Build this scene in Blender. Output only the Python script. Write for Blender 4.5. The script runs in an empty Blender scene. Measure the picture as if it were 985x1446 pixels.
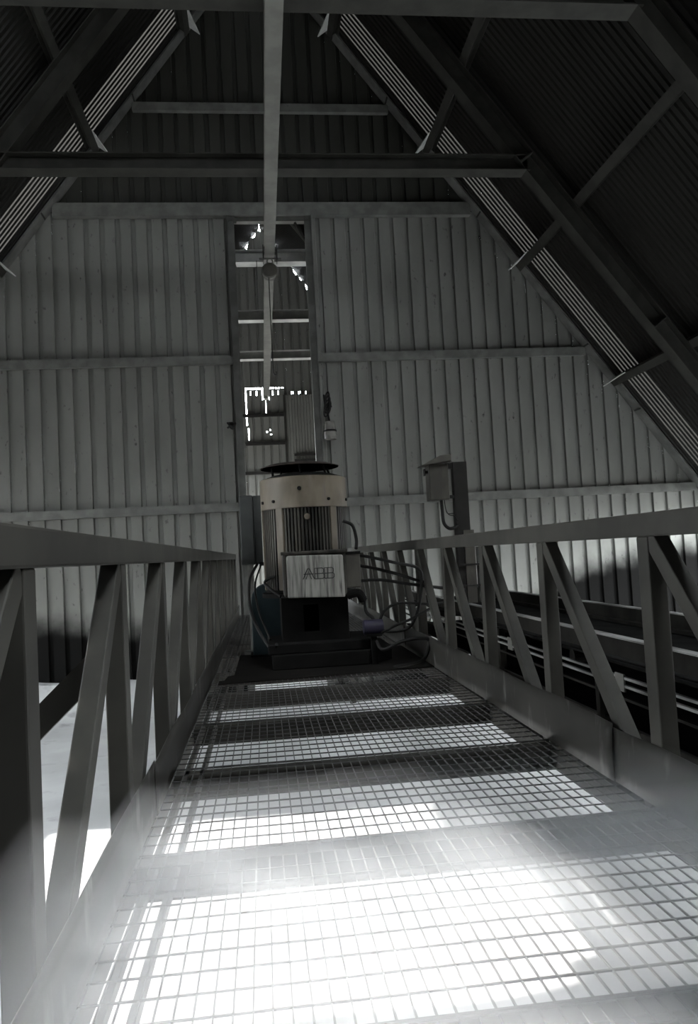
import bpy, bmesh, math, random
from mathutils import Vector, Matrix, noise
random.seed(7)
scene = bpy.context.scene
COL = scene.collection
V = Vector

# ------------------------------------------------------------------ camera
F_PX, EYE = 1100.0, 1.15
def make_camera():
    v = V(((372-492.5)/F_PX, -(788-723)/F_PX, -1)).normalized()
    u = V((-.047, 1, 0)); z = (u - u.dot(v)*v).normalized(); x = v.cross(z)
    m = Matrix((x, v, z))                      # camera axes -> world axes
    cd = bpy.data.cameras.new('camera'); co = bpy.data.objects.new('camera', cd); COL.objects.link(co)
    M4 = m.to_4x4(); M4.translation = V((0, 0, EYE)); co.matrix_world = M4
    cd.sensor_fit = 'VERTICAL'; cd.sensor_height = 36.0; cd.lens = 36.0*F_PX/1446
    cd.clip_start = .05; cd.clip_end = 300
    scene.camera = co
make_camera()

# ------------------------------------------------------------------ materials
def new_mat(name):
    m = bpy.data.materials.new(name); m.use_nodes = True
    nt = m.node_tree; b = nt.nodes['Principled BSDF']
    return m, nt, b
def mat(name, c1, c2=None, rough=.6, metal=0.0, spec=.18, scale=(4,4,4), lo=.4, hi=.6, bump=0.0, detail=6, c3=None, scale3=(20,20,20), lo3=.6, hi3=.75):
    m, nt, b = new_mat(name); N, L = nt.nodes, nt.links
    b.inputs['Roughness'].default_value = rough; b.inputs['Metallic'].default_value = metal
    b.inputs['Specular IOR Level'].default_value = spec
    if c2 is None:
        b.inputs['Base Color'].default_value = (*c1, 1); return m
    tc = N.new('ShaderNodeTexCoord')
    def layer(sc, lo, hi):
        mp = N.new('ShaderNodeMapping'); mp.inputs['Scale'].default_value = sc
        nz = N.new('ShaderNodeTexNoise'); nz.inputs['Scale'].default_value = 1; nz.inputs['Detail'].default_value = detail
        mr = N.new('ShaderNodeMapRange'); mr.inputs['From Min'].default_value = lo; mr.inputs['From Max'].default_value = hi
        L.new(tc.outputs['Object'], mp.inputs['Vector']); L.new(mp.outputs['Vector'], nz.inputs['Vector']); L.new(nz.outputs['Fac'], mr.inputs['Value'])
        return nz, mr
    nz, mr = layer(scale, lo, hi)
    mx = N.new('ShaderNodeMix'); mx.data_type = 'RGBA'
    mx.inputs['A'].default_value = (*c1, 1); mx.inputs['B'].default_value = (*c2, 1)
    L.new(mr.outputs['Result'], mx.inputs['Factor']); out = mx.outputs['Result']
    if c3 is not None:
        nz3, mr3 = layer(scale3, lo3, hi3)
        m3 = N.new('ShaderNodeMix'); m3.data_type = 'RGBA'; m3.inputs['B'].default_value = (*c3, 1)
        L.new(out, m3.inputs['A']); L.new(mr3.outputs['Result'], m3.inputs['Factor']); out = m3.outputs['Result']
    L.new(out, b.inputs['Base Color'])
    if bump:
        bp = N.new('ShaderNodeBump'); bp.inputs['Strength'].default_value = bump; bp.inputs['Distance'].default_value = .02
        L.new(nz.outputs['Fac'], bp.inputs['Height']); L.new(bp.outputs['Normal'], b.inputs['Normal'])
    return m

M = {}
M['wall'] = mat('galvanised_wall_sheet', (.178,.178,.163), (.138,.138,.126), rough=.5, metal=.2, scale=(1.2,1.2,.5), lo=.35, hi=.7,
                c3=(.05,.048,.045), scale3=(11,11,6), lo3=.655, hi3=.76)
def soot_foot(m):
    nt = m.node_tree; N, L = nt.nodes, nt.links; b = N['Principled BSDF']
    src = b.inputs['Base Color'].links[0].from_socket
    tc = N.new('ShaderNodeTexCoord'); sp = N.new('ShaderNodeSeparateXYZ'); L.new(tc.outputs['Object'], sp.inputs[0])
    edge = N.new('ShaderNodeFloatCurve'); c = edge.mapping.curves[0]       # ragged top edge of the shade painted along the wall foot
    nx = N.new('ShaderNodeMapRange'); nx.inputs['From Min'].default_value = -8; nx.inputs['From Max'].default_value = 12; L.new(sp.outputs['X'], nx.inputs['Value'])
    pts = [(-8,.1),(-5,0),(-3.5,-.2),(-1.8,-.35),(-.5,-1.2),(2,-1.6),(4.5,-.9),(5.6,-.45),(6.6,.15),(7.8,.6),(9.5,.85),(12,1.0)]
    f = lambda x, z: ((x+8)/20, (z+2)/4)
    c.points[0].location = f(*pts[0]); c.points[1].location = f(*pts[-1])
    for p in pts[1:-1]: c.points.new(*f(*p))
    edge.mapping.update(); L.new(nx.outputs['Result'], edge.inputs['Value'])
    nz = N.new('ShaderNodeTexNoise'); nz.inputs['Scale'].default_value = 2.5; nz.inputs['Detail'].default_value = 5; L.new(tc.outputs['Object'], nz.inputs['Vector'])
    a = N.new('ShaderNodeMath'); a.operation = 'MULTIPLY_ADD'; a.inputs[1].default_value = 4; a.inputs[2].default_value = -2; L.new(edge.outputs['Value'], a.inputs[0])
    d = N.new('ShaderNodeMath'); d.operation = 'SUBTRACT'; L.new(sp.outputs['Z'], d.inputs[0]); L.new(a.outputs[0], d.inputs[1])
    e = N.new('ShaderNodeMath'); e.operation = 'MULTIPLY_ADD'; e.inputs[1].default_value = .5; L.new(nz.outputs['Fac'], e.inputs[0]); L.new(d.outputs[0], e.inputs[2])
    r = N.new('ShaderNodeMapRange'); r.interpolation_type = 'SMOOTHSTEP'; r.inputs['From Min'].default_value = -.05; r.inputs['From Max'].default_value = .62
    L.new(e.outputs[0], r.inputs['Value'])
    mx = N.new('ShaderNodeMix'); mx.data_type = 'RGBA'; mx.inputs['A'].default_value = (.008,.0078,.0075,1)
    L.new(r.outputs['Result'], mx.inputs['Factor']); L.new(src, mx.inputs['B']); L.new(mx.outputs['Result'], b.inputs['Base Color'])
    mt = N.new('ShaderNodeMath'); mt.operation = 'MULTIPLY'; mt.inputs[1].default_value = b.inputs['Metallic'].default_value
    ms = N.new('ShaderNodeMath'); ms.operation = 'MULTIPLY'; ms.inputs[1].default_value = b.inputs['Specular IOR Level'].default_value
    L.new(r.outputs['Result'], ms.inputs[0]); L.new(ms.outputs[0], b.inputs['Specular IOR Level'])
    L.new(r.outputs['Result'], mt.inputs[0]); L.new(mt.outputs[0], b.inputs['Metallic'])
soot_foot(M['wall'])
M['wall_upper'] = mat('old_dark_wall_sheet', (.038,.038,.0325), (.027,.027,.023), rough=.6, scale=(1.2,1.2,.5), lo=.35, hi=.7, c3=(.03,.03,.028), scale3=(9,9,5), lo3=.63, hi3=.72)  # light falling off up the gable, put into a darker colour
M['roof'] = mat('roof_sheet', (.010,.0096,.0078), (.007,.0066,.0053), rough=.6, scale=(.6,.6,.6))
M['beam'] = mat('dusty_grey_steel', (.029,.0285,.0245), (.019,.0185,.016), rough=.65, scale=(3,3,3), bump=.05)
M['girt'] = mat('galvanised_girt', (.15,.15,.139), (.105,.105,.097), rough=.5, metal=.3, scale=(3,3,3), c3=(.12,.115,.11), scale3=(12,12,12), lo3=.64, hi3=.7)
M['mono'] = mat('pale_beam_paint', (.135,.134,.121), (.105,.104,.094), rough=.6, scale=(3,3,3))
M['gantry'] = mat('walkway_steel', (.044,.042,.036), (.028,.0265,.023), rough=.6, scale=(2.5,2.5,2.5), bump=.06)
M['toe'] = mat('toe_plate_steel', (.034,.032,.028), (.021,.020,.0175), rough=.5, metal=.15, scale=(2.2,2.2,3), lo=.35, hi=.65, c3=(.12,.117,.112), scale3=(9,9,3), lo3=.6, hi3=.75)
M['grate'] = mat('grating_wire', (.055,.054,.052), (.036,.035,.034), rough=.6, scale=(8,8,8))
M['ground'] = mat('pale_dust', (.36,.36,.358), (.30,.30,.298), rough=.9, scale=(.7,.7,.7), bump=.3, c3=(.23,.23,.228), scale3=(2.2,2.2,2.2), lo3=.6, hi3=.72)
M['black'] = mat('black_grime_steel', (.006,.0058,.0055), (.009,.0085,.008), rough=.8, spec=.06, scale=(5,5,5))
M['plate'] = mat('rusty_dark_plate', (.010,.009,.008), (.007,.0063,.0058), rough=.85, spec=.06, scale=(4,4,4))
M['cream'] = mat('stained_cream_paint', (.145,.123,.094), (.095,.08,.06), rough=.5, scale=(5,5,2), c3=(.13,.11,.095), scale3=(16,16,2), lo3=.58, hi3=.72)
M['fin'] = mat('sooty_fin_paint', (.046,.042,.035), (.010,.0092,.008), rough=.55, scale=(7,7,1.6), lo=.42, hi=.62)
M['cover'] = mat('dripped_cover_paint', (.22,.215,.195), (.10,.097,.088), rough=.45, scale=(30,10,2), lo=.45, hi=.65, c3=(.05,.048,.045), scale3=(42,10,2.2), lo3=.56, hi3=.68)
M['bluegrey'] = mat('blue_grey_paint', (.050,.052,.050), (.033,.035,.034), rough=.5, scale=(3,3,3))
M['blue'] = mat('dark_teal_paint', (.018,.027,.030), (.012,.018,.020), rough=.5, scale=(4,4,4))
M['violet'] = mat('dull_violet_plastic', (.030,.026,.046), (.02,.018,.03), rough=.5, scale=(6,6,6))
M['cable'] = mat('black_rubber', (.007,.0066,.006), (.011,.0105,.01), rough=.6, scale=(10,10,10))
M['boxgrey'] = mat('junction_box_paint', (.065,.061,.052), (.042,.039,.034), rough=.55, scale=(6,6,2))
M['postdark'] = mat('dark_channel_steel', (.020,.0185,.017), (.013,.012,.011), rough=.65, scale=(4,4,4))
M['conv'] = mat('conveyor_steel', (.022,.021,.019), (.012,.0115,.0105), rough=.8, spec=.03, scale=(3,3,3))
M['convedge'] = mat('worn_steel_edge', (.26,.26,.25), (.08,.079,.075), rough=.5, metal=.2, scale=(2,2,8))  # light on the conveyor's edges, put into a brighter colour
M['rubber'] = mat('black_belt', (.008,.008,.0078), (.013,.013,.0125), rough=.9, spec=.02, scale=(4,4,4))
M['letter'] = mat('grimy_recess', (.03,.029,.027), (.02,.02,.02), rough=.7)
M['lampbody'] = mat('pale_lamp_enamel', (.19,.185,.17), (.13,.125,.115), rough=.25, scale=(8,8,8))
M['colm'] = mat('dusty_column_steel', (.12,.12,.112), (.085,.085,.078), rough=.6, scale=(3,3,3))
M['canopy'] = mat('rusty_canopy_sheet', (.034,.027,.024), (.022,.018,.016), rough=.8, spec=.06, scale=(5,5,5))
M['cleat'] = mat('bright_galvanised', (.42,.42,.40), (.34,.34,.32), rough=.5, scale=(5,5,5))
M['annex'] = mat('pale_dusty_steel', (.42,.42,.40), (.32,.32,.305), rough=.6, scale=(3,3,3))  # frame steel lightened in colour for the bounce light beyond the slot
M['chain'] = mat('chain_steel', (.07,.068,.065), (.04,.04,.038), rough=.5, metal=.5, scale=(20,20,20))
def translucent():  # added strip that lets daylight glow through the roof
    m = bpy.data.materials.new('fibreglass_sheet'); m.use_nodes = True; nt = m.node_tree; N, L = nt.nodes, nt.links
    N.clear(); o = N.new('ShaderNodeOutputMaterial'); t = N.new('ShaderNodeBsdfTranslucent'); d = N.new('ShaderNodeBsdfDiffuse'); mx = N.new('ShaderNodeMixShader')
    tc = N.new('ShaderNodeTexCoord'); nz = N.new('ShaderNodeTexNoise'); nz.inputs['Scale'].default_value = 1.5
    cr = N.new('ShaderNodeMix'); cr.data_type = 'RGBA'
    cr.inputs['A'].default_value = (.008,.0076,.007,1); cr.inputs['B'].default_value = (.013,.0122,.011,1)
    L.new(tc.outputs['Object'], nz.inputs['Vector']); L.new(nz.outputs['Fac'], cr.inputs['Factor'])
    L.new(cr.outputs['Result'], t.inputs['Color']); d.inputs['Color'].default_value = (.05,.047,.042,1)
    mx.inputs['Fac'].default_value = .5; L.new(d.outputs[0], mx.inputs[1]); L.new(t.outputs[0], mx.inputs[2]); L.new(mx.outputs[0], o.inputs['Surface'])
    return m
M['translucent'] = translucent()

# ------------------------------------------------------------------ mesh helpers
class MB:
    def __init__(s): s.v = []; s.f = []
    def add(s, vs, fs):
        n = len(s.v); s.v += [V(p) for p in vs]; s.f += [tuple(i+n for i in f) for f in fs]; return s
    def box(s, x0, x1, y0, y1, z0, z1):
        return s.add([(x0,y0,z0),(x1,y0,z0),(x1,y1,z0),(x0,y1,z0),(x0,y0,z1),(x1,y0,z1),(x1,y1,z1),(x0,y1,z1)],
                     [(0,3,2,1),(4,5,6,7),(0,1,5,4),(1,2,6,5),(2,3,7,6),(3,0,4,7)])
    def bar(s, p0, p1, w, d, side):
        """rectangular bar from p0 to p1: w across 'side', d across the third direction"""
        p0, p1 = V(p0), V(p1); t = (p1-p0).normalized(); a = V(side); a = (a-a.dot(t)*t).normalized(); b = t.cross(a)
        vs = [p + a*(sx*w/2) + b*(sy*d/2) for p in (p0, p1) for sx, sy in ((-1,-1),(1,-1),(1,1),(-1,1))]
        return s.add(vs, [(0,3,2,1),(4,5,6,7),(0,1,5,4),(1,2,6,5),(2,3,7,6),(3,0,4,7)])
    def ibeam(s, p0, p1, depth, width, up, tf=.02, tw=.014):
        """I section whose lower flange face runs p0-p1; 'up' points to the upper flange"""
        p0, p1 = V(p0), V(p1); t = (p1-p0).normalized(); u = V(up); u = (u-u.dot(t)*t).normalized(); a = t.cross(u)
        prof = [(-width/2,0),(width/2,0),(width/2,tf),(tw/2,tf),(tw/2,depth-tf),(width/2,depth-tf),(width/2,depth),(-width/2,depth),
                (-width/2,depth-tf),(-tw/2,depth-tf),(-tw/2,tf),(-width/2,tf)]
        n = 12; vs = [p + a*x + u*y for p in (p0, p1) for x, y in prof]
        fs = [(i, (i+1)%n, n+(i+1)%n, n+i) for i in range(n)]
        for o in (0, n):
            fs += [(o+0,o+1,o+2,o+11),(o+10,o+3,o+4,o+9),(o+8,o+5,o+6,o+7)]
            fs += [(o+11,o+2,o+3,o+10),(o+9,o+4,o+5,o+8)]
        return s.add(vs, fs)
    def tube(s, pts, r, n=8, smooth=6):
        P = [V(p) for p in pts]
        if smooth and len(P) > 2:
            Q = []
            for i in range(len(P)-1):
                a = P[max(i-1,0)]; b = P[i]; c = P[i+1]; d = P[min(i+2,len(P)-1)]
                for k in range(smooth):
                    t = k/smooth
                    Q.append(.5*((2*b)+(c-a)*t+(2*a-5*b+4*c-d)*t*t+(3*b-3*c+d-a)*t**3))
            Q.append(P[-1]); P = Q
        rings = []; up = V((.123,.31,.94))
        for i, p in enumerate(P):
            t = (P[min(i+1,len(P)-1)]-P[max(i-1,0)]).normalized()
            a = (up-up.dot(t)*t).normalized(); b = t.cross(a); up = a
            rings.append([p+a*(r*math.cos(2*math.pi*k/n))+b*(r*math.sin(2*math.pi*k/n)) for k in range(n)])
        vs = [q for g in rings for q in g]
        fs = [(i*n+k, i*n+(k+1)%n, (i+1)*n+(k+1)%n, (i+1)*n+k) for i in range(len(rings)-1) for k in range(n)]
        fs += [tuple(range(n-1,-1,-1)), tuple((len(rings)-1)*n+k for k in range(n))]
        return s.add(vs, fs)
    def lathe(s, prof, c, n=48, axis='Z'):
        """prof: (radius, height) pairs revolved about the axis through c"""
        c = V(c); vs = []
        for r, h in prof:
            for k in range(n):
                a = 2*math.pi*k/n; x, y = r*math.cos(a), r*math.sin(a)
                vs.append(c + (V((x,y,h)) if axis == 'Z' else V((x,h,y)) if axis == 'Y' else V((h,x,y))))
        m = len(prof)
        fs = [(i*n+k, i*n+(k+1)%n, (i+1)*n+(k+1)%n, (i+1)*n+k) for i in range(m-1) for k in range(n)]
        fs += [tuple(range(n-1,-1,-1)), tuple((m-1)*n+k for k in range(n))]
        return s.add(vs, fs)
    def prism(s, poly, z0, z1, fn=lambda x, y, z: (x, y, z)):
        n = len(poly); vs = [fn(x, y, z) for z in (z0, z1) for x, y in poly]
        return s.add(vs, [(i, (i+1)%n, n+(i+1)%n, n+i) for i in range(n)] + [tuple(range(n-1,-1,-1)), tuple(range(n, 2*n))])
    def build(s, name, m, parent=None, label=None, bevel=0, smooth=False, fix=True, rib=False):
        org = ROOT_LOC.get(root_of(parent), V((0,0,0))) if parent else V((0,0,0))
        me = bpy.data.meshes.new(name); me.from_pydata([tuple(p-org) for p in s.v], [], s.f); me.materials.append(m)
        if fix:
            bm = bmesh.new(); bm.from_mesh(me); bmesh.ops.recalc_face_normals(bm, faces=bm.faces); bm.to_mesh(me); bm.free()
        o = bpy.data.objects.new(name, me); COL.objects.link(o)
        if parent: o.parent = parent
        if label: o['label'] = label
        if rib:
            me.materials.append(M['roof'])
            for i, p in enumerate(me.polygons): p.material_index = 0 if i % 4 == 0 else 1  # light and shade of the ribs set as pale and dark faces
        if bevel:
            b = o.modifiers.new('bevel', 'BEVEL'); b.width = bevel; b.segments = 2; b.limit_method = 'ANGLE'; b.angle_limit = .6
        if smooth:
            for p in me.polygons: p.use_smooth = True
            try: me.set_sharp_from_angle(angle=.6)
            except Exception: pass
        return o
ROOT_LOC = {}
def root_of(o):
    while o.parent: o = o.parent
    return o.name
def tag(o, label, cat, group=None, kind=None):
    o['label'] = label; o['category'] = cat
    if group: o['group'] = group
    if kind: o['kind'] = kind
    return o
def thing(name, loc, label, cat, group=None):
    o = bpy.data.objects.new(name, None); COL.objects.link(o); o.location = loc; o.empty_display_size = .1
    ROOT_LOC[o.name] = V(loc); return tag(o, label, cat, group)
def struct(o, label=None, cat=None):
    o['kind'] = 'structure'
    if label: o['label'] = label
    if cat: o['category'] = cat
    return o

# ------------------------------------------------------------------ building shell
XC, SL, ZG = .45, 1.33, -1.85           # roof centre line, roof slope, ground level
Y_BACK, Y_WALL, Y_FAR = -12.0, 17.5, 32.0
def half(z, w0=5.46): return w0 + (8.2-z)/SL
def roof_z(x, w0=5.46): return 8.2 + (w0-abs(x-XC))*SL

def sub_ranges(lo, hi, holes):
    out = [(lo, hi)]
    for a, b in holes:
        nxt = []
        for l, h in out:
            if b <= l or a >= h: nxt.append((l, h)); continue
            if a > l: nxt.append((l, a))
            if b < h: nxt.append((b, h))
        out = nxt
    return out

ROOF_PROF = [(0,0),(.055,0),(.075,.03),(.13,.03),(.15,0)]
def roof_sheet(mb, side, y0, y1, w0, holes=(), zlo=None, pitch=.15):
    """ribbed sheet: ribs run down the slope; holes are (ya, yb, za, zb)"""
    zb = ZG if zlo is None else zlo; zt = 8.2 + w0*SL
    nrm = V((side*SL, 0, 1)).normalized()
    n = round((y1-y0)/pitch)
    for i in range(n):
        ya = y0 + i*pitch; yc = ya + pitch/2
        rs = sub_ranges(zb, zt, [(a, b) for (h0, h1, a, b) in holes if h0 <= yc <= h1])
        for lo, hi in rs:
            lo_p = V((XC+side*half(lo, w0), 0, lo)); hi_p = V((XC+side*half(hi, w0), 0, hi))
            vs = []
            for py, d in ROOF_PROF:
                o = nrm*d + V((0, ya+py*pitch/.15, 0)); vs += [lo_p+o, hi_p+o]
            mb.add(vs, [(2*k, 2*k+2, 2*k+3, 2*k+1) for k in range(4)])
    return mb

SUN_HOLES = []
SUN_EL = math.radians(30); TE = math.tan(SUN_EL)
def hole_z(xg, zg=ZG):
    """height at which the sun ray that lands at (xg, zg) comes through the left roof slope"""
    k = 8.2 + (5.46-XC)*SL                       # left slope: z = k + SL*x
    x = (zg + TE*xg - k)/(SL+TE)
    return k + SL*x
def patch(ya, yb, xa, xb, zg=ZG): return (ya, yb, hole_z(xa, zg), hole_z(xb, zg))
# unseen openings added low on the left slope, placed to aim the sun
HOLES_L = [patch(5.2, 7.5, -1.4, 2.0), patch(5.6, 7.2, 2.0, 2.6), patch(8.1, 9.3, -2.8, 1.8), patch(6.5, 7.5, -2.5, -1.4), patch(7.5, 8.1, -2.5, -1.5),
           patch(1.05, 1.65, -.6+.29/TE, -.6+.98/TE, 0), patch(1.65, 1.88, -.6+.29/TE, -.6+.8/TE, 0),
           (11.5, 16.4, -1.3, hole_z(-5.6)), patch(14.5, 16.4, -5.6, -4.8)]
for i in range(8):
    yc = 2.06 + .15*i; zd = (yc-2.03)/.97
    for a, b in ((.29, zd-.13), (zd+.13, .98)):
        if b-a > .03: HOLES_L.append(patch(yc-.07, yc+.07, -.6+a/TE, -.6+b/TE, 0))
HOLES_R = [(-3.0, 1.4, 10.3, 13.4), (1.0, 8.6, -1.2, 1.7), (11.0, 16.6, -1.3, 2.3)]       # added unseen sky openings: one high behind the viewer, two low right
HOLES_ANNEX = [(20.4, 31.4, 1.0, 5.4)]  # added opening, hidden by the gable wall, to light the far bay
def make_shell():
    sky0, sky1 = 16.05, 16.95
    for side, nm in ((-1, 'left'), (1, 'right')):
        mb = MB(); hs = HOLES_L if side < 0 else HOLES_R
        roof_sheet(mb, side, Y_BACK, sky0, 5.46, hs); roof_sheet(mb, side, sky1, 17.7, 5.46)
        if side < 0:      # below the added light strip the sheet is plain, with the added low opening in it
            pass
        struct(mb.build('ceiling_'+nm, M['roof'], fix=False), 'dark ribbed roof sheeting of the '+nm+' slope', 'roof')
        mb = MB(); roof_sheet(mb, side, sky0, sky1, 5.46, hs)
        struct(mb.build('window_1' if side < 0 else 'window_2', M['translucent'], fix=False, rib=True), 'narrow strip of translucent corrugated sheet on the '+nm+' slope beside the gable wall', 'skylight')
        mb = MB(); roof_sheet(mb, side, 17.6, Y_FAR+.1, 5.08, HOLES_ANNEX if side < 0 else [])
        struct(mb.build('ceiling_far_'+nm, M['roof'], fix=False), 'roof sheeting beyond the opening, '+nm+' slope', 'roof')
    # rear gable behind the camera
    struct(ribbed_wall(Y_BACK, lambda x: roof_z(x)+.05, REAR_HOLES).build('wall_rear', M['roof'], fix=False), 'ribbed gable wall at the near end', 'wall')

WALL_PROF = [(0,0),(.235,0),(.248,.06),(.332,.06),(.345,0)]
def ribbed_wall(Y, ztop, holes, x0=-13.2, x1=14.0, pitch=.345, zlo=ZG-.3):
    mb = MB(); k = pitch/.345
    def off(x):
        t = ((x-x0)/k) % .345
        for (a, da), (b, db) in zip(WALL_PROF, WALL_PROF[1:]):
            if a <= t <= b: return da + (db-da)*(t-a)/(b-a)
        return 0
    xs = set()
    n = int((x1-x0)/pitch)+1
    for i in range(n):
        for p, _ in WALL_PROF[:-1]: xs.add(round(x0+i*pitch+p*k, 4))
    for h in holes: xs.update((round(max(x0,h[0]),4), round(min(x1,h[1]),4)))
    xs = sorted(x for x in xs if x0 <= x <= x1)
    for a, b in zip(xs, xs[1:]):
        if b-a < .002: continue
        ta, tb = ztop(a+.0005), ztop(b-.0005)
        if max(ta, tb) <= zlo: continue
        xm = (a+b)/2; oa, ob = off(a+1e-5), off(b-1e-5)
        rs = sub_ranges(zlo, 99, [(h[2], h[3]) for h in holes if h[0]-1e-4 <= xm <= h[1]+1e-4])
        for lo, hi in rs:
            za, zb_ = min(hi, ta), min(hi, tb)
            if max(za, zb_) <= lo: continue
            mb.add([(a,Y+oa,lo),(b,Y+ob,lo),(b,Y+ob,max(zb_,lo)),(a,Y+oa,max(za,lo))], [(0,1,2,3)])
    return mb
REAR_HOLES = []
OPEN_X0, OPEN_X1, OPEN_Z = -.32, 1.28, 8.8
make_shell()
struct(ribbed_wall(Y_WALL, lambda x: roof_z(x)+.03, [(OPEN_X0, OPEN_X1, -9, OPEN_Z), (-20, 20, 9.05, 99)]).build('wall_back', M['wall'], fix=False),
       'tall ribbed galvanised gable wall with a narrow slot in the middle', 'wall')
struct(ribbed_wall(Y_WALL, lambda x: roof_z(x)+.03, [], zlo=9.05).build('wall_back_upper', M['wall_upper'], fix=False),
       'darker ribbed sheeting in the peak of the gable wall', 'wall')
# far gable with the light leaking round its sheets
def far_top(x):
    t = 8.2 + (5.08-abs(x-XC))*SL
    c = math.floor((x+.4)/.115)
    if -.32 < x < .5 or .95 < x < 2.4:
        return t - (.13, -.03, .20, -.03, .06, .15, -.03)[c % 7]
    return t + .03
FAR_HOLES = [(-.42,.24,8.10,8.17),(.55,.74,8.11,8.165),(.80,.98,8.11,8.16),(1.04,1.14,8.115,8.16),(.24,.29,7.70,8.17),(.50,.55,7.70,8.165),(.24,.55,7.66,7.70),
             (-.44,-.39,6.6,8.17),(-.38,-.34,6.0,6.5),(.375,.40,7.1,7.66),(.36,.41,6.30,6.35),(.5,.54,6.38,6.43),(.52,.57,6.2,6.25),
             (-.24,-.20,7.86,8.03),(.0,.05,7.84,8.03),(.67,.71,7.84,8.03),(.9,.93,7.86,8.03),(1.45,1.475,7.86,7.97),(1.52,1.54,7.88,7.97),(1.75,1.775,7.86,7.97),(1.81,1.83,7.88,7.97),(2.05,2.075,7.86,7.97)]
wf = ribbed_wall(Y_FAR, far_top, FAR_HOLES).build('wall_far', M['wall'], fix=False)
struct(wf, 'far gable wall seen through the slot, with daylight leaking round its sheets', 'wall')

# ground
def ground_z(x, y):
    z = ZG + .07*noise.noise(V((x*.55, y*.55, 3.1))) + .03*noise.noise(V((x*1.7, y*1.7, 7.7)))
    side = max(0, min(1, (-x-1.2)/.5)) if x < 0 else max(0, min(1, (x-3.2)/.8))
    z += side*.66*math.exp(-((y-16.75)/.55)**2)*(1+.18*noise.noise(V((x*1.3, 0, 1))))
    return z
def make_ground():
    mb = MB(); sx, sy = .22, .22
    nx, ny = int(28/sx), int(44.6/sy)
    vs = [(-13.6+i*sx, Y_BACK-.2+j*sy, ground_z(-13.6+i*sx, Y_BACK-.2+j*sy)) for j in range(ny+1) for i in range(nx+1)]
    fs = [(j*(nx+1)+i, j*(nx+1)+i+1, (j+1)*(nx+1)+i+1, (j+1)*(nx+1)+i) for j in range(ny) for i in range(nx)]
    mb.add(vs, fs)
    struct(mb.build('floor', M['ground'], smooth=True, fix=False), 'pale dusty ground below the walkway', 'floor')
make_ground()

# ------------------------------------------------------------------ steel frames, purlins, girts, monorail
def frame(Y, label, m_=None):
    m_ = m_ or M['beam']
    r = thing('portal_frame', (XC, Y, 8.15), label, 'steel frame', 'portal frames under the roof')
    w = 4.74
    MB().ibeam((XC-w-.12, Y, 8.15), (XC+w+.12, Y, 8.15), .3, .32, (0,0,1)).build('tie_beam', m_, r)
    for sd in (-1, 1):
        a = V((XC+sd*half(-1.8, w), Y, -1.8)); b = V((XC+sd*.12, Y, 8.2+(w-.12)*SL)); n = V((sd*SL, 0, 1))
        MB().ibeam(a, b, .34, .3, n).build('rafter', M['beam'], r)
        # splice plates on the rafter's upper flange
        for z in (5.1, 8.3, 11.4):
            p = V((XC+sd*half(z, w), Y-.1, z)) + n.normalized()*.17; t = (b-a).normalized()
            MB().bar(p-t*.012, p+t*.012, .16, .29, (0,1,0)).build('stiffener', M['beam'], r)
    return r
frame(9.52, 'steel portal frame nearest the viewer, its tie beam along the top edge of the picture')
frame(13.9, 'steel portal frame before the gable wall, its tie beam high above the motor')
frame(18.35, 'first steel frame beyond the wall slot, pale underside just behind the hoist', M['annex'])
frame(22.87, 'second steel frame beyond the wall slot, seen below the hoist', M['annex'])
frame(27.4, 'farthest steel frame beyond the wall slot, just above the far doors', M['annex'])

PZ = [12.75, 10.0, 7.3, 4.55, 1.8]
ORD = ['topmost', 'second highest', 'third highest', 'fourth highest', 'lowest']
for sd, nm in ((-1, 'left'), (1, 'right')):
    for z, od in zip(PZ, ORD):
        n = V((sd*SL, 0, 1)).normalized(); w = 4.74
        p = V((XC+sd*half(z, w), 0, z)) + n*.345
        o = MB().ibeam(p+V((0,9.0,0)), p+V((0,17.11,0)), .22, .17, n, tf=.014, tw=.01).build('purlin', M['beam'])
        for sg in (1,):
            c = p + n*.0; t = V((-n.z*sd, 0, n.x*sd)); q = c + t*.09
            tri = [(16.30, .0), (16.98, .0), (16.98, -.27)]  # added pale triangle standing in for light on the purlin end
            MB().add([q + V((0,y,0)) + n*d + t*e for e in (0,.02) for y, d in tri], [(0,1,2),(5,4,3),(0,3,4,1),(1,4,5,2),(2,5,3,0)]).build('end_cleat', M['cleat'], o)
        tag(o, f'{od} long steel purlin running under the {nm} roof slope', 'purlin', 'purlins under the roof')

def channel(x0, x1, z, y=Y_WALL, h=.19, d=.12):
    m = MB(); y1 = y-.003
    m.box(x0, x1, y1-d, y1-d+.012, z-h/2, z+h/2)
    m.box(x0, x1, y1-d+.012, y1, z+h/2-.012, z+h/2); m.box(x0, x1, y1-d+.012, y1, z-h/2, z-h/2+.012)
    return m
GZ = [(2.31, 'lowest'), (5.62, 'middle')]
for z, od in GZ:
    tag(channel(XC-half(z)+.1, OPEN_X0-.16, z).build('wall_girt', M['girt']), f'{od} horizontal wall girt left of the slot, on the ribbed gable wall', 'girt', 'girts on the gable wall')
    tag(channel(OPEN_X1+.16, XC+half(z)-.1, z).build('wall_girt', M['girt']), f'{od} horizontal wall girt right of the slot, on the ribbed gable wall', 'girt', 'girts on the gable wall')
tag(channel(XC-half(9.05)+.1, XC+half(9.05)-.1, 9.05, h=.3, d=.16).build('wall_girt', M['girt']), 'full-width wall girt passing just above the slot', 'girt', 'girts on the gable wall')
tag(channel(XC-half(11.45)+.1, XC+half(11.45)-.1, 11.45).build('wall_girt', M['girt']), 'topmost wall girt, high on the dark gable', 'girt', 'girts on the gable wall')
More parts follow.
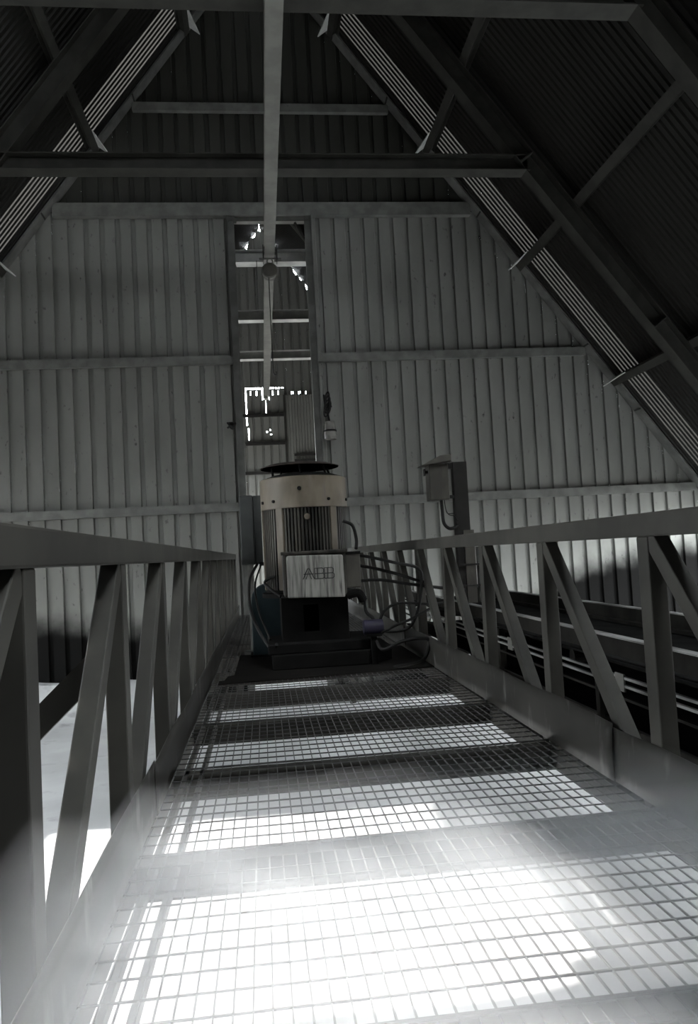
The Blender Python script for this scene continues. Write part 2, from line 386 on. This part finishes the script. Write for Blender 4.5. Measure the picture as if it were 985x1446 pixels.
# rake beams along the gable edge
for sd, nm in ((-1, 'left'), (1, 'right')):
    n = V((sd*SL, 0, 1)).normalized()
    a = V((XC+sd*half(-1.7), 0, -1.7)); b = V((XC, 0, 8.2+5.46*SL))
    m = MB(); off = -n*.03
    m.bar(a+off+V((0,17.3,0)), b+off+V((0,17.3,0)), .34, .035, (0,1,0))
    r = m.build('rake_beam', M['girt'])
    tag(r, f'flat sloping steel rake beam along the {nm} edge of the gable wall', 'rake beam')
    t = (b-a).normalized()
    for z in (4.2, 5.75, 8.9, 11.6):
        p = V((XC+sd*half(z), 17.28, z)) - n*.053
        MB().bar(p-t*.02, p+t*.02, .3, .012, (0,1,0)).build('splice_plate', M['beam'], r)

# slot columns
for sd, x0, x1, nm in ((-1, OPEN_X0-.15, OPEN_X0, 'left'), (1, OPEN_X1, OPEN_X1+.15, 'right')):
    r = thing('slot_column', ((x0+x1)/2, 17.4, ZG), f'tall steel post on the {nm} side of the wall slot', 'column')
    inner = x1 if sd < 0 else x0
    MB().box(x0, x1, 17.36, 17.372, ZG, 8.95).build('web', M['colm'], r)
    m = MB(); m.box(inner-.006, inner+.006, 17.33, 17.40, ZG, 8.95)
    m.build('inner_flange', M['colm'], r)
    outer = x0 if sd < 0 else x1
    MB().box(outer-.006, outer+.006, 17.28, 17.5, ZG, 8.95).build('outer_flange', M['colm'], r)
    if sd < 0:
        for z in (7.55, 6.1, 5.0, 3.6, 8.7):
            MB().add([(inner,17.3,z),(inner,17.3,z+.22),(inner+.07,17.3,z),(inner,17.31,z),(inner,17.31,z+.22),(inner+.07,17.31,z)],
                     [(0,1,2),(3,5,4),(0,2,5,3),(2,1,4,5),(1,0,3,4)]).build('gusset', M['mono'], r)
    else:
        MB().bar((inner-.01,17.4,8.35), (inner-.22,17.4,8.75), .05, .05, (0,1,0)).build('corner_brace', M['beam'], r)
tag(MB().ibeam((OPEN_X0-.1,17.42,8.76),(OPEN_X1+.1,17.42,8.76), .14, .16, (0,0,1), tf=.012).build('lintel', M['mono']), 'pale steel lintel across the top of the wall slot', 'lintel')

mono = MB().ibeam((XC-.01, 4.5, 7.82), (XC-.01, 33.0, 7.82), .32, .225, (0,0,1)).build('monorail_beam', M['mono'])
tag(mono, 'long pale steel monorail beam under the ridge, running through the wall slot', 'beam')

# far doors (behind the slot)
d = thing('sliding_door', (1.75, 31.8, 0), 'ribbed sliding door leaf at the far end, right part of the slot view', 'door')
m = MB(); n = 13
for i in range(n):
    x = 1.2+i*.12; m.add([(x,31.86,0),(x+.1,31.86,0),(x+.11,31.83,0),(x+.12,31.86,0),(x,31.86,7.8),(x+.1,31.86,7.8),(x+.11,31.83,7.8),(x+.12,31.86,7.8)],
                         [(0,1,5,4),(1,2,6,5),(2,3,7,6)])
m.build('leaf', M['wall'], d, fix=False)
for xa, xb in ((1.1,1.2),(2.72,2.8)): MB().box(xa,xb,31.8,31.88,0,7.8).build('door_stile', M['beam'], d)
for z in (5.25, 5.02):
    MB().box(1.45,2.55,31.74,31.8,z,z+.1).build('handle_bar', M['postdark'], d)
for z, od in ((7.0,'upper'),(5.83,'middle'),(4.63,'lower')):
    tag(MB().box(-.8,1.1,31.86,31.97,z-.06,z+.06).build('wall_girt', M['postdark']), f'{od} thin dark girt on the far wall, left part of the slot view', 'girt')

# hoist on the monorail
h = thing('chain_hoist', (XC, 16.9, 7.82), 'chain hoist hanging from the monorail at the top of the wall slot', 'hoist')
for sd in (-1, 1):
    pl = MB().box(XC+sd*.15-.008, XC+sd*.15+.008, 16.72, 17.08, 7.66, 7.97).build('trolley_plate', M['beam'], h)
    for yy in (16.8, 17.0):
        MB().lathe([(.06,-.02),(.06,.02)], (XC+sd*.115, yy, 7.90), n=20, axis='X').build('trolley_wheel', M['chain'], pl)
MB().tube([(XC-.24,16.9,7.72),(XC+.24,16.9,7.72)], .022, n=12, smooth=0).build('trolley_axle', M['mono'], h)
MB().tube([(XC-.04,16.9,7.72),(XC-.07,16.9,7.66),(XC-.03,16.9,7.6),(XC+.02,16.9,7.6),(XC+.05,16.9,7.66),(XC+.02,16.9,7.72)], .014).build('suspension_hook', M['mono'], h)
bd = MB().lathe([(.10,-.16),(.15,-.14),(.165,-.09),(.165,.10),(.15,.16),(.1,.18)], (XC-.02, 16.9, 7.42), n=32, axis='Y').build('hoist_body', M['boxgrey'], h, smooth=True)
MB().lathe([(.172,-.10),(.18,-.09),(.18,-.07),(.172,-.06)], (XC-.02, 16.9, 7.42), n=32, axis='Y').build('rim_band', M['mono'], bd)
MB().tube([(XC-.02,16.9,7.62),(XC-.02,16.9,7.52)], .03, smooth=0).build('hook_eye', M['chain'], h)
MB().tube([(XC-.05,16.8,7.28),(XC-.055,16.8,6.3),(XC-.05,16.8,5.2)], .012, n=6).build('load_chain', M['chain'], h)
MB().tube([(XC-.30,16.95,7.7),(XC-.305,16.95,7.0),(XC-.3,16.95,6.6)], .008, n=6).build('pendant_cable', M['chain'], h)
MB().tube([(XC-.05,16.8,5.22),(XC-.05,16.8,5.15),(XC-.01,16.8,5.1),(XC+.02,16.8,5.14),(XC+.01,16.8,5.18)], .013, n=8).build('load_hook', M['chain'], h)

# ------------------------------------------------------------------ walkway
XL, XR = -.555, 1.624
POSTS = [3.22+1.27*k for k in range(-2, 11)]
W = thing('walkway', (.53, 8.0, 0), 'steel truss walkway with mesh floor and square-tube rails leading to the motor', 'walkway')
Y0W, Y1W = -.2, 16.3
def walkway():
    for sd, xi in ((-1, XL), (1, XR)):
        xo = xi + sd*.09; xa, xb = min(xi, xo), max(xi, xo)
        MB().box(xa, xb, Y0W, 15.97, 1.155, 1.258).build('top_rail', M['gantry'], W, bevel=.008)
        MB().box(xa, xb, Y0W, Y1W, -.16, -.035).build('bottom_chord', M['gantry'], W, bevel=.008)
        xm0, xm1 = xi+sd*.004, xi+sd*.084; xm0, xm1 = min(xm0, xm1), max(xm0, xm1)
        for k, y in enumerate(POSTS):
            MB().box(xm0, xm1, y-.05, y+.05, -.035, 1.155).build('post', M['gantry'], W, bevel=.006)
            if k > 0:
                yn = POSTS[k-1]; xc = (xm0+xm1)/2
                MB().bar((xc, y-.045, 1.15), (xc, yn+.10, -.03), .07, .08, (1,0,0)).build('diagonal_brace', M['gantry'], W, bevel=.005)
                if k % 3 == 1 and k > 3:
                    pass
    # kick plates: bent sheet, slightly dented
    for sd, xi, runs in ((-1, XL, [(Y0W,3.72,.245),(3.70,8.6,.235),(8.58,16.2,.215)]), (1, XR, [(Y0W,3.62,.262),(3.60,9.1,.28),(9.08,16.2,.27)])):
        for j, (ya, yb, hgt) in enumerate(runs):
            n = int((yb-ya)/.08)+1; vs = []; ph = 11.3*j+sd
            lap = -sd*(.004 + .005*(j % 2))
            for i in range(n+1):
                y = ya+(yb-ya)*i/n
                for r in range(5):
                    z = .004+(hgt+.012*noise.noise(V((y*.9,ph,2)))-.004)*r/4
                    dx = (.022 if sd > 0 else .010)*noise.noise(V((y*1.1, z*2.2, ph)))*(.3+z/.25) + sd*.0*z
                    vs.append((xi+lap-sd*.008+dx, y, z)); 
            m = MB(); fs = [(i*5+r, (i+1)*5+r, (i+1)*5+r+1, i*5+r+1) for i in range(n) for r in range(4)]
            m.add(vs, fs)
            o = m.build('kick_plate', M['toe'], W, fix=True, smooth=True)
            s = o.modifiers.new('thickness', 'SOLIDIFY'); s.thickness = .005; s.offset = 0
    # floor mesh panels, one per bay, and cross beams
    ys = [Y0W] + [y for y in POSTS if y > 0] + [Y1W]
    for a, b in zip(ys, ys[1:]):
        m = MB(); x = XL+.02
        while x < XR-.01:
            m.box(x-.0028, x+.0028, a+.004, b-.004, -.008, -.002); x += .0505
        nb = max(2, round((b-a)/.115)); 
        for i in range(nb+1):
            y = a+.008+(b-a-.016)*i/nb
            m.box(XL+.012, XR-.012, y-.003, y+.003, -.006, 0)
        m.build('mesh_floor_panel', M['grate'], W)
    for y in POSTS:
        m = MB()
        m.box(XL, XR, y-.05, y+.05, -.036, -.024); m.box(XL, XR, y-.006, y+.006, -.15, -.036); m.box(XL, XR, y-.05, y+.05, -.16, -.15)
        m.build('cross_beam', M['gantry'], W)
    for xs in (XL+.075, XL+.16):
        MB().box(xs-.012, xs+.012, Y0W, Y1W, -.06, -.024).build('floor_stringer', M['gantry'], W)
    # raking strut down to the ground, left side
    MB().bar((XL-.085, 3.22, .80), (-3.50, 3.22, -1.90), .08, .10, (0,1,0)).build('raking_strut', M['gantry'], W)
    # legs under the walkway carrying it
    for y in (POSTS[12],):
        for x in (XL-.045, XR+.045):
            if y > 5: MB().box(x-.06, x+.06, y-.06, y+.06, ZG-.1, -.16).build('support_leg', M['gantry'], W)
walkway()

# ------------------------------------------------------------------ motor and what stands round it
pl = MB()
pl.add([(-.50,7.33,.002),(1.60,7.55,.002),(1.60,9.35,.002),(-.30,9.45,.002),(-.35,7.75,.002),(-.42,7.72,.002),(-.50,7.33,.010)], [])
pl = MB().prism([(-.47,7.36),(1.60,7.52),(1.60,9.32),(-.33,9.42),(-.34,7.85),(-.40,7.80),(-.42,7.55),(-.47,7.53)], .002, .012)
tag(pl.build('floor_plate', M['plate']), 'dark steel sheet lying on the mesh floor under the motor', 'steel plate')

MX, MY = .47, 8.6
mo = thing('electric_motor', (MX, MY, .012), 'large stained upright electric motor with rain canopy on a black stool', 'motor')
def rbox(x0, x1, y0, y1, z0, z1): return MB().box(x0, x1, y0, y1, z0, z1)
b = MB(); b.prism([(.04,7.95),(1.02,7.95),(1.30,8.2),(1.30,9.0),(.04,9.1)], .013, .16)
b.build('base_plinth', M['black'], mo, bevel=.01)
MB().prism([(.0,8.02),(1.05,8.02),(1.15,8.25),(1.15,8.95),(.0,9.0)], .16, .26).build('base_flange', M['black'], mo, bevel=.012)
st = MB()      # stool: tapered box with a window in front
x0, x1, y0, y1 = .16, .86, 8.2, 9.0
st.box(x0, .39, y0, y0+.05, .26, .72); st.box(.55, x1, y0, y0+.05, .26, .72); st.box(.39,.55,y0,y0+.05,.26,.36); st.box(.39,.55,y0,y0+.05,.64,.72)
st.box(x0, x0+.05, y0+.05, y1, .26, .72); st.box(x1-.05, x1, y0+.05, y1, .26, .72); st.box(x0+.05, x1-.05, y1-.05, y1, .26, .72)
st.build('stool', M['black'], mo)
MB().lathe([(.11,.26),(.11,.72)], (MX, MY, 0), n=24).build('shaft_coupling', M['black'], mo)
MB().lathe([(.50,.72),(.50,.765),(.46,.775),(.46,.80)], (MX, MY, 0), n=48).build('mounting_flange', M['black'], mo)
# finned body
fp = []; NF = 76
for k in range(NF):
    a = 2*math.pi*k/NF; dlt = 2*math.pi/NF
    for fr, r in ((0,.405),(.30,.405),(.38,.455),(.92,.455)):
        fp.append((MX+r*math.cos(a+fr*dlt), MY+r*math.sin(a+fr*dlt)))
MB().prism(fp, .79, 1.70).build('finned_body', M['fin'], mo)
for ang, nm in ((232,0),(308,0),(180,0)):     # smooth vertical pads between the fin fields
    a = math.radians(ang); c = V((MX+.445*math.cos(a), MY+.445*math.sin(a), 0)); t = V((-math.sin(a), math.cos(a), 0))
    m = MB(); m.bar(c+V((0,0,.80)), c+V((0,0,1.70)), .085 if ang != 180 else .2, .05, t)
    m.build('body_pad', M['cream'], mo, bevel=.008)
lug = MB(); lug.lathe([(.03,-.02),(.035,0),(.03,.02)], (MX, MY-.47, 1.56), n=16, axis='Y'); lug.build('name_plate', M['cream'], mo)
# fan cowl, grille, canopy
MB().lathe([(.462,1.66),(.475,1.665),(.475,1.985),(.462,1.995),(.44,1.995)], (MX, MY, 0), n=64).build('fan_cowl', M['cream'], mo, smooth=True)
for ang in (262, 225, 300, 340, 200):
    a = math.radians(ang)
    bb = MB(); c = V((MX+.474*math.cos(a), MY+.474*math.sin(a), 1.86 if ang == 262 else 1.74)); nrm = V((math.cos(a), math.sin(a), 0))
    bb.tube([c, c+nrm*.018], .022 if ang == 262 else .016, n=10, smooth=0); bb.build('cowl_bolt', M['black'], mo)
gr = MB()
for i in range(9):
    r = .44-.04*i; z = 1.995+.075*(1-(r/.44)**2)
    gr.tube([(MX+r*math.cos(2*math.pi*k/40), MY+r*math.sin(2*math.pi*k/40), z) for k in range(41)], .008, n=6, smooth=0)
gr.lathe([(.43,1.995),(.36,2.03),(.27,2.05),(.1,2.055)], (MX,MY,0), n=40)
gr.build('fan_grille', M['black'], mo)
MB().lathe([(.43,2.120),(.435,2.127),(.34,2.158),(.18,2.178),(.02,2.182),(.02,2.170),(.18,2.166),(.34,2.147),(.425,2.12)], (MX-.03, MY, 0), n=48).build('rain_canopy', M['canopy'], mo, smooth=True)
for ang in (20, 75, 130, 195, 265, 315):
    a = math.radians(ang)
    MB().tube([(MX+.34*math.cos(a), MY+.34*math.sin(a), 2.02), (MX-.03+.32*math.cos(a), MY+.32*math.sin(a), 2.155)], .012, n=8, smooth=0).build('canopy_strut', M['black'], mo)
# terminal box with the maker's raised letters
tb = MB(); tb.box(.19,.83,7.92,8.25,.74,1.19); tb = tb.build('terminal_box', M['fin'], mo, bevel=.02)
cv = MB(); cv.prism([(.225,.735),(.805,.715),(.80,1.13),(.79,1.145),(.245,1.16),(.225,1.145)], 7.885, 7.925, fn=lambda x, z, y: (x, y, z))
cv = cv.build('terminal_cover', M['cover'], tb, bevel=.012)
MB().box(.17,.85,7.90,7.93,1.165,1.20).build('cover_rim', M['fin'], tb, bevel=.008)
def stroke(mb, pts, r=.0042):
    mb.tube([(x, 7.883, z) for x, z in pts], r, n=6, smooth=0)
def letters():
    z0, zm, z1 = .913, .967, 1.02; sk = -.02
    m = MB(); x = .385       # A
    stroke(m, [(x, z0),(x+.05,z1),(x+.066,z1),(x+.115,z0)]); stroke(m, [(x+.03,z0),(x+.057,z1-.03),(x+.085,z0)]); stroke(m, [(x+.008,zm-.003),(x+.108,zm-.003)])
    m.build('letter', M['letter'], cv)
    for x in (.505, .605):   # two Bs
        m = MB(); stroke(m, [(x,z0),(x,z1),(x+.075,z1),(x+.09,z1-.012),(x+.09,zm+.012),(x+.08,zm),(x+.098,zm-.014),(x+.098,z0+.014),(x+.08,z0),(x,z0)])
        stroke(m, [(x,zm-.002),(x+.09,zm-.002)]); stroke(m, [(x+.03,z0),(x+.03,z1)])
        m.build('letter', M['letter'], cv)
letters()
MB().box(.83,.985,7.98,8.2,.80,1.165).build('cable_entry_box', M['boxgrey'], mo, bevel=.012)
MB().box(.84,.99,7.97,8.0,1.14,1.17).build('entry_lid', M['black'], mo)
MB().tube([(.84,8.02,.72),(.95,8.0,.74),(1.0,8.02,.66)], .045, n=12).build('cable_gland', M['black'], mo)

# control cabinet at the left of the motor
cb = thing('control_cabinet', (-.1, 9.55, .002), 'tall narrow blue-grey cabinet on a pale stand at the left of the motor', 'cabinet')
MB().box(-.262,-.10,9.45,9.80,1.075,1.915).build('enclosure', M['bluegrey'], cb, bevel=.012)
MB().box(-.097,-.005,9.47,9.78,1.08,1.91).build('cabinet_door', M['bluegrey'], cb, bevel=.008)
MB().box(-.05,.07,9.42,9.50,1.06,1.10).build('bottom_lip', M['black'], cb)
MB().box(-.20,-.125,9.56,9.68,.03,1.075).build('stand_post', M['lampbody'], cb)
MB().box(-.28,.0,9.52,9.75,.002,.03).build('stand_foot', M['bluegrey'], cb)

# rounded teal guard in front of the cabinet stand
gd = thing('coupling_guard', (.0, 9.35, .012), 'round-topped dark teal guard standing under the cabinet, behind the left side of the motor', 'guard')
prof = [(-.17,.015),(.20,.015),(.20,.62)] + [(.015+.185*math.cos(math.radians(t)), .66+.185*math.sin(math.radians(t))) for t in range(10,171,16)] + [(-.17,.62)]
MB().prism(prof, 9.18, 9.46, fn=lambda x, z, y: (x, y, z)).build('guard_shell', M['blue'], gd, bevel=.012)
MB().box(-.20,.23,9.15,9.49,.012,.035).build('foot_flange', M['black'], gd)
MB().tube([(.20,9.22,.6),(.26,9.2,.57)], .03, n=10, smooth=0).build('pipe_stub', M['black'], gd)

# violet switch on a short post
sw = thing('pull_switch', (1.08, 7.95, .012), 'small dull violet switch box on a short dark post right of the motor', 'switch')
MB().box(1.05,1.11,7.93,7.99,.012,.31).build('post', M['black'], sw)
MB().lathe([(.075,-.10),(.08,-.09),(.08,.09),(.075,.10)], (1.08, 7.96, .385), n=24, axis='X').build('switch_housing', M['violet'], sw, smooth=True)
MB().box(1.0,1.16,7.90,8.02,.295,.325).build('bracket', M['black'], sw)

def cable(pts, r, label):
    tag(MB().tube(pts, r, n=8, smooth=8).build('cable', M['cable']), label, 'cable', 'black cables round the motor')
cable([(.97,8.1,1.13),(1.10,8.0,1.10),(1.34,7.9,1.03),(1.55,7.85,.97),(1.60,7.9,.85),(1.56,7.95,.55),(1.45,7.95,.36),(1.25,7.95,.33),(1.15,7.96,.36)], .016, 'topmost thick black cable leaving the motor box, drooping to the violet switch')
cable([(.98,8.1,1.02),(1.15,8.05,.98),(1.40,7.95,.90),(1.58,7.95,.83),(1.72,8.0,.80)], .017, 'thick black cable leaving the motor box second from the top, reaching the right rail')
cable([(.98,8.1,.86),(1.2,8.05,.86),(1.45,7.98,.81),(1.72,8.0,.76),(2.1,8.1,.70)], .017, 'lowest of the three thick black cables leaving the motor box, nearly straight to the right')
cable([(1.02,8.02,.70),(1.02,8.0,.55),(1.08,7.98,.48),(1.10,7.98,.44)], .018, 'short black cable from the gland down to the violet switch')
cable([(1.15,7.96,.44),(1.20,7.95,.54),(1.32,7.93,.61),(1.48,7.93,.61),(1.72,8.0,.58),(1.95,8.1,.60)], .015, 'black cable arching up from the violet switch towards the right rail')
cable([(1.16,7.9,.33),(1.3,7.85,.40),(1.45,7.85,.45),(1.62,7.9,.52),(1.75,8.0,.56)], .015, 'black cable rising from the violet switch under the arching one')
cable([(1.1,7.9,.25),(1.15,7.8,.17),(1.35,7.75,.25),(1.55,7.7,.27),(1.60,7.7,.22),(1.52,7.6,.08),(1.35,7.5,.05),(1.2,7.52,.035)], .017, 'black cable looped low against the right kick plate')
cable([(.86,8.3,1.5),(.96,8.3,1.45),(.99,8.25,1.3),(.97,8.15,1.2)], .018, 'short bowed black cable down the right side of the motor body')
cable([(-.08,9.4,1.08),(-.17,9.0,.9),(-.17,8.45,.65),(-.10,8.35,.42),(.0,8.2,.25),(.06,8.1,.20),(.09,8.0,.27)], .017, 'black cable bowing down from the cabinet to the motor base')
cable([(-.03,9.4,1.08),(-.11,9.0,.85),(-.08,8.42,.6),(-.02,8.33,.42),(.03,8.2,.30)], .011, 'thin black cable beside the bowed one under the cabinet')
cable([(.12,8.3,.95),(.05,8.35,.93),(.0,8.4,.88),(.08,8.3,.80),(.16,8.2,.74)], .016, 'short looped black cable at the left corner of the terminal box')

# ------------------------------------------------------------------ conveyor at the right of the walkway
CX = 2.2
cv_ = thing('belt_conveyor', (2.7, 8, ZG), 'dark belt conveyor frame running beside the right rail', 'conveyor')
for x in (CX, CX+1.05):
    m = MB(); s_ = 1 if x == CX else -1
    m.box(x-.006, x+.006, -1, 12.4, .42, .53); m.box(min(x,x+s_*.06), max(x,x+s_*.06), -1, 12.4, .412, .42)
    m.build('stringer', M['conv'], cv_)
    m = MB(); m.box(x-.03, x+.03, -1, 12.4, .53, .54); m.build('stringer_flange', M['convedge'], cv_)
for z in (.285, .235, .155):
    MB().box(CX-.012, CX+.012, -1, 12.4, z-.008, z+.008).build('side_rod', M['convedge'] if z > .2 else M['conv'], cv_)
MB().box(CX+.02, CX+1.03, -1, 12.4, .36, .375).build('carrying_belt', M['rubber'], cv_)
MB().box(CX+.02, CX+1.03, -1, 12.4, -.03, -.015).build('return_belt', M['rubber'], cv_)
MB().box(CX+1.04, CX+1.05, -1, 12.4, -.95, .41).build('side_skirt', M['conv'], cv_)
for i in range(5):
    y = 2.9 + i*2.2
    MB().box(XR+.1, CX+1.08, y-.04, y+.04, -.16, -.06).build('bracket_arm', M['conv'], cv_)
    for x in (CX+.02, CX+1.03):
        MB().box(x-.03, x+.03, y-.03, y+.03, -.06, .36).build('upright', M['conv'], cv_)
    MB().tube([(CX+.03,y+.5,.31),(CX+1.0,y+.5,.31)], .05, n=12, smooth=0).build('idler_roller', M['conv'], cv_)
    MB().box(CX-.016, CX-.004, y+1.78, y+1.90, .20, .31).build('idler_bracket', M['mono'], cv_)

# junction box on its channel post, standing on the conveyor stringer
jb = thing('junction_box', (CX, 8.45, .54), 'weatherproof junction box with sloped hood on a dark channel post above the right rail', 'junction box')
JY = 8.45
def atpx(px_, py_, Y):     # point at depth Y on the sight line of a measured photo point
    c = scene.camera.matrix_world.to_3x3(); dv = c @ V(((px_-492.5)/F_PX, -(py_-723)/F_PX, -1)); return V((0,0,EYE)) + dv*(Y/dv.y)
m = MB(); m.box(2.125,2.145,JY-.05,JY+.05,.54,2.10); m.box(2.145,2.265,JY-.05,JY-.04,.54,2.10); m.box(2.265,2.28,JY-.05,JY+.05,.54,2.10)
m.build('channel_post', M['postdark'], jb)
MB().box(2.20,2.31,JY-.08,JY-.05,.54,1.34).build('post_clamp', M['boxgrey'], jb)
bx = MB().box(1.83,2.045,JY-.16,JY+.05,1.68,2.07).build('box', M['boxgrey'], jb, bevel=.01)
MB().prism([(1.80,2.065),(2.07,2.10),(2.07,2.17),(1.95,2.16),(1.74,2.06)], JY-.22, JY+.08, fn=lambda x, z, y: (x, y, z)).build('hood', M['boxgrey'], bx, bevel=.004)
m = MB(); m.box(1.795,1.83,JY-.1,JY-.05,1.98,2.01); m.box(1.79,1.80,JY-.11,JY-.04,1.955,2.03); m.build('latch', M['postdark'], bx)
MB().box(2.045,2.13,JY-.03,JY+.03,2.03,2.09).build('top_bracket', M['postdark'], jb)
MB().box(2.045,2.13,JY-.03,JY+.03,1.70,1.735).build('lower_bracket', M['postdark'], jb)
MB().tube([(1.965,JY-.08,1.68),(1.97,JY-.08,1.55),(1.98,JY-.08,1.43),(2.03,JY-.08,1.37),(2.09,JY-.07,1.37),(2.14,JY-.05,1.40)], .019, n=10).build('conduit', M['cable'], jb)
MB().tube([(2.0,JY-.08,1.68),(2.01,JY-.08,1.58),(2.04,JY-.08,1.52),(2.1,JY-.08,1.50),(2.14,JY-.06,1.45)], .005, n=6).build('loose_wire', M['cable'], jb)
MB().tube([(2.0,JY-.08,1.66),(2.02,JY-.08,1.54),(2.08,JY-.08,1.53),(2.14,JY-.06,1.53)], .005, n=6).build('loose_wire', M['cable'], jb)
for z in (.95, .72): MB().box(2.13,2.40,JY-.09,JY-.06,z,z+.02).build('pipe_clip', M['postdark'], jb)
MB().tube([(2.37,JY-.02,.54),(2.37,JY-.02,1.15)], .035, n=12, smooth=0).build('conduit_pipe', M['mono'], jb)

# lamp hung by the slot column, and a rag of cable at the other column
lp = thing('work_lamp', (1.60, 17.3, 4.1), 'pale bell-shaped work lamp hung with coiled cable right of the wall slot', 'lamp')
MB().lathe([(.02,.42),(.10,.40),(.125,.30),(.14,.12),(.14,.0),(.13,.0),(.12,.1)], (1.61,17.25,3.72), n=28).build('lamp_shade', M['lampbody'], lp, smooth=True)
MB().lathe([(.145,.17),(.15,.18),(.15,.20),(.145,.21)], (1.61,17.25,3.72), n=28).build('clamp_ring', M['cable'], lp)
pts = [(1.58+.09*math.cos(t*.9)*(1-.02*t), 17.28+.03*math.sin(t*1.7), 4.36+.17*math.sin(t*.9+.6)+.012*t) for t in range(26)]
MB().tube(pts, .018, n=6, smooth=4).build('cable_coil', M['cable'], lp)
MB().tube([(1.52,17.35,4.75),(1.53,17.3,4.5),(1.58,17.27,4.3),(1.61,17.25,4.12)], .02, n=8).build('hanger', M['cable'], lp)
pts = [(-.58+.06*math.cos(t*1.3)+.02*math.sin(t*.7), 17.22+.03*math.sin(t*2.1), 4.1+.07*math.sin(t*1.1+.3)) for t in range(16)]
wb = MB().tube(pts, .016, n=6, smooth=4); wb.tube([(-.47,17.28,4.16),(-.56,17.24,4.12),(-.66,17.24,4.05)], .02)
tag(wb.build('cable_bundle', M['cable']), 'small dark bundle of cable on the wall left of the slot', 'cable bundle')

# added scattering volumes that imitate lens glare over the near walkway
def haze():
    m = bpy.data.materials.new('dusty_air'); m.use_nodes = True; nt = m.node_tree; nt.nodes.clear()
    o = nt.nodes.new('ShaderNodeOutputMaterial'); v = nt.nodes.new('ShaderNodeVolumeScatter')
    v.inputs['Color'].default_value = (.93,.97,1,1); v.inputs['Density'].default_value = .155; v.inputs['Anisotropy'].default_value = 0
    nt.links.new(v.outputs[0], o.inputs['Volume'])
    m2 = m.copy(); m2.name = 'denser_dusty_air'; m2.node_tree.nodes['Volume Scatter'].inputs['Density'].default_value = .55
    tag(MB().box(-.52, 1.58, 1.26, 2.80, -.02, .24).build('dust_haze', m2), 'denser pale dust haze close over the sunlit near end of the mesh floor', 'dust', kind='stuff')
    tag(MB().prism([(1.0,-.25),(3.16,-.25),(3.16,.30),(2.0,.36),(1.85,.60),(1.0,.60)], -.545, 1.60, fn=lambda y, z, x: (x, y, z)).build('dust_haze', m), 'thin pale dust haze in the sunlit air over the near walkway', 'dust', kind='stuff')
haze()

# ------------------------------------------------------------------ light
sun = bpy.data.lights.new('sun', 'SUN'); sun.energy = 32; sun.angle = .0093; sun.color = (1, .985, .96)
so = bpy.data.objects.new('sun', sun); COL.objects.link(so); so.location = (-20, 5, 14)
so.rotation_euler = V((math.cos(SUN_EL), 0, -math.sin(SUN_EL))).to_track_quat('-Z', 'Y').to_euler()
w = bpy.data.worlds.new('sky'); scene.world = w; w.use_nodes = True
nt = w.node_tree; bg = nt.nodes['Background']; SKY = 36.0
tc = nt.nodes.new('ShaderNodeTexCoord'); sp = nt.nodes.new('ShaderNodeSeparateXYZ'); mr = nt.nodes.new('ShaderNodeMapRange'); mx = nt.nodes.new('ShaderNodeMix'); mx.data_type = 'RGBA'
mr.inputs['From Min'].default_value = -.04; mr.inputs['From Max'].default_value = .10
mx.inputs['A'].default_value = (.045,.043,.04,1); mx.inputs['B'].default_value = (.90,.96,1.0,1)     # dark land below the horizon, bright overcast above
nt.links.new(tc.outputs['Generated'], sp.inputs[0]); nt.links.new(sp.outputs['Z'], mr.inputs['Value']); nt.links.new(mr.outputs['Result'], mx.inputs['Factor'])
nt.links.new(mx.outputs['Result'], bg.inputs['Color']); bg.inputs['Strength'].default_value = SKY

vs = scene.view_settings; vs.view_transform = 'Standard'; vs.look = 'None'; vs.exposure = 0; vs.gamma = 1; vs.use_curve_mapping = False
scene.cycles.max_bounces = 8; scene.cycles.diffuse_bounces = 6; scene.cycles.glossy_bounces = 3
scene.cycles.use_denoising = True; scene.cycles.sample_clamp_indirect = 0
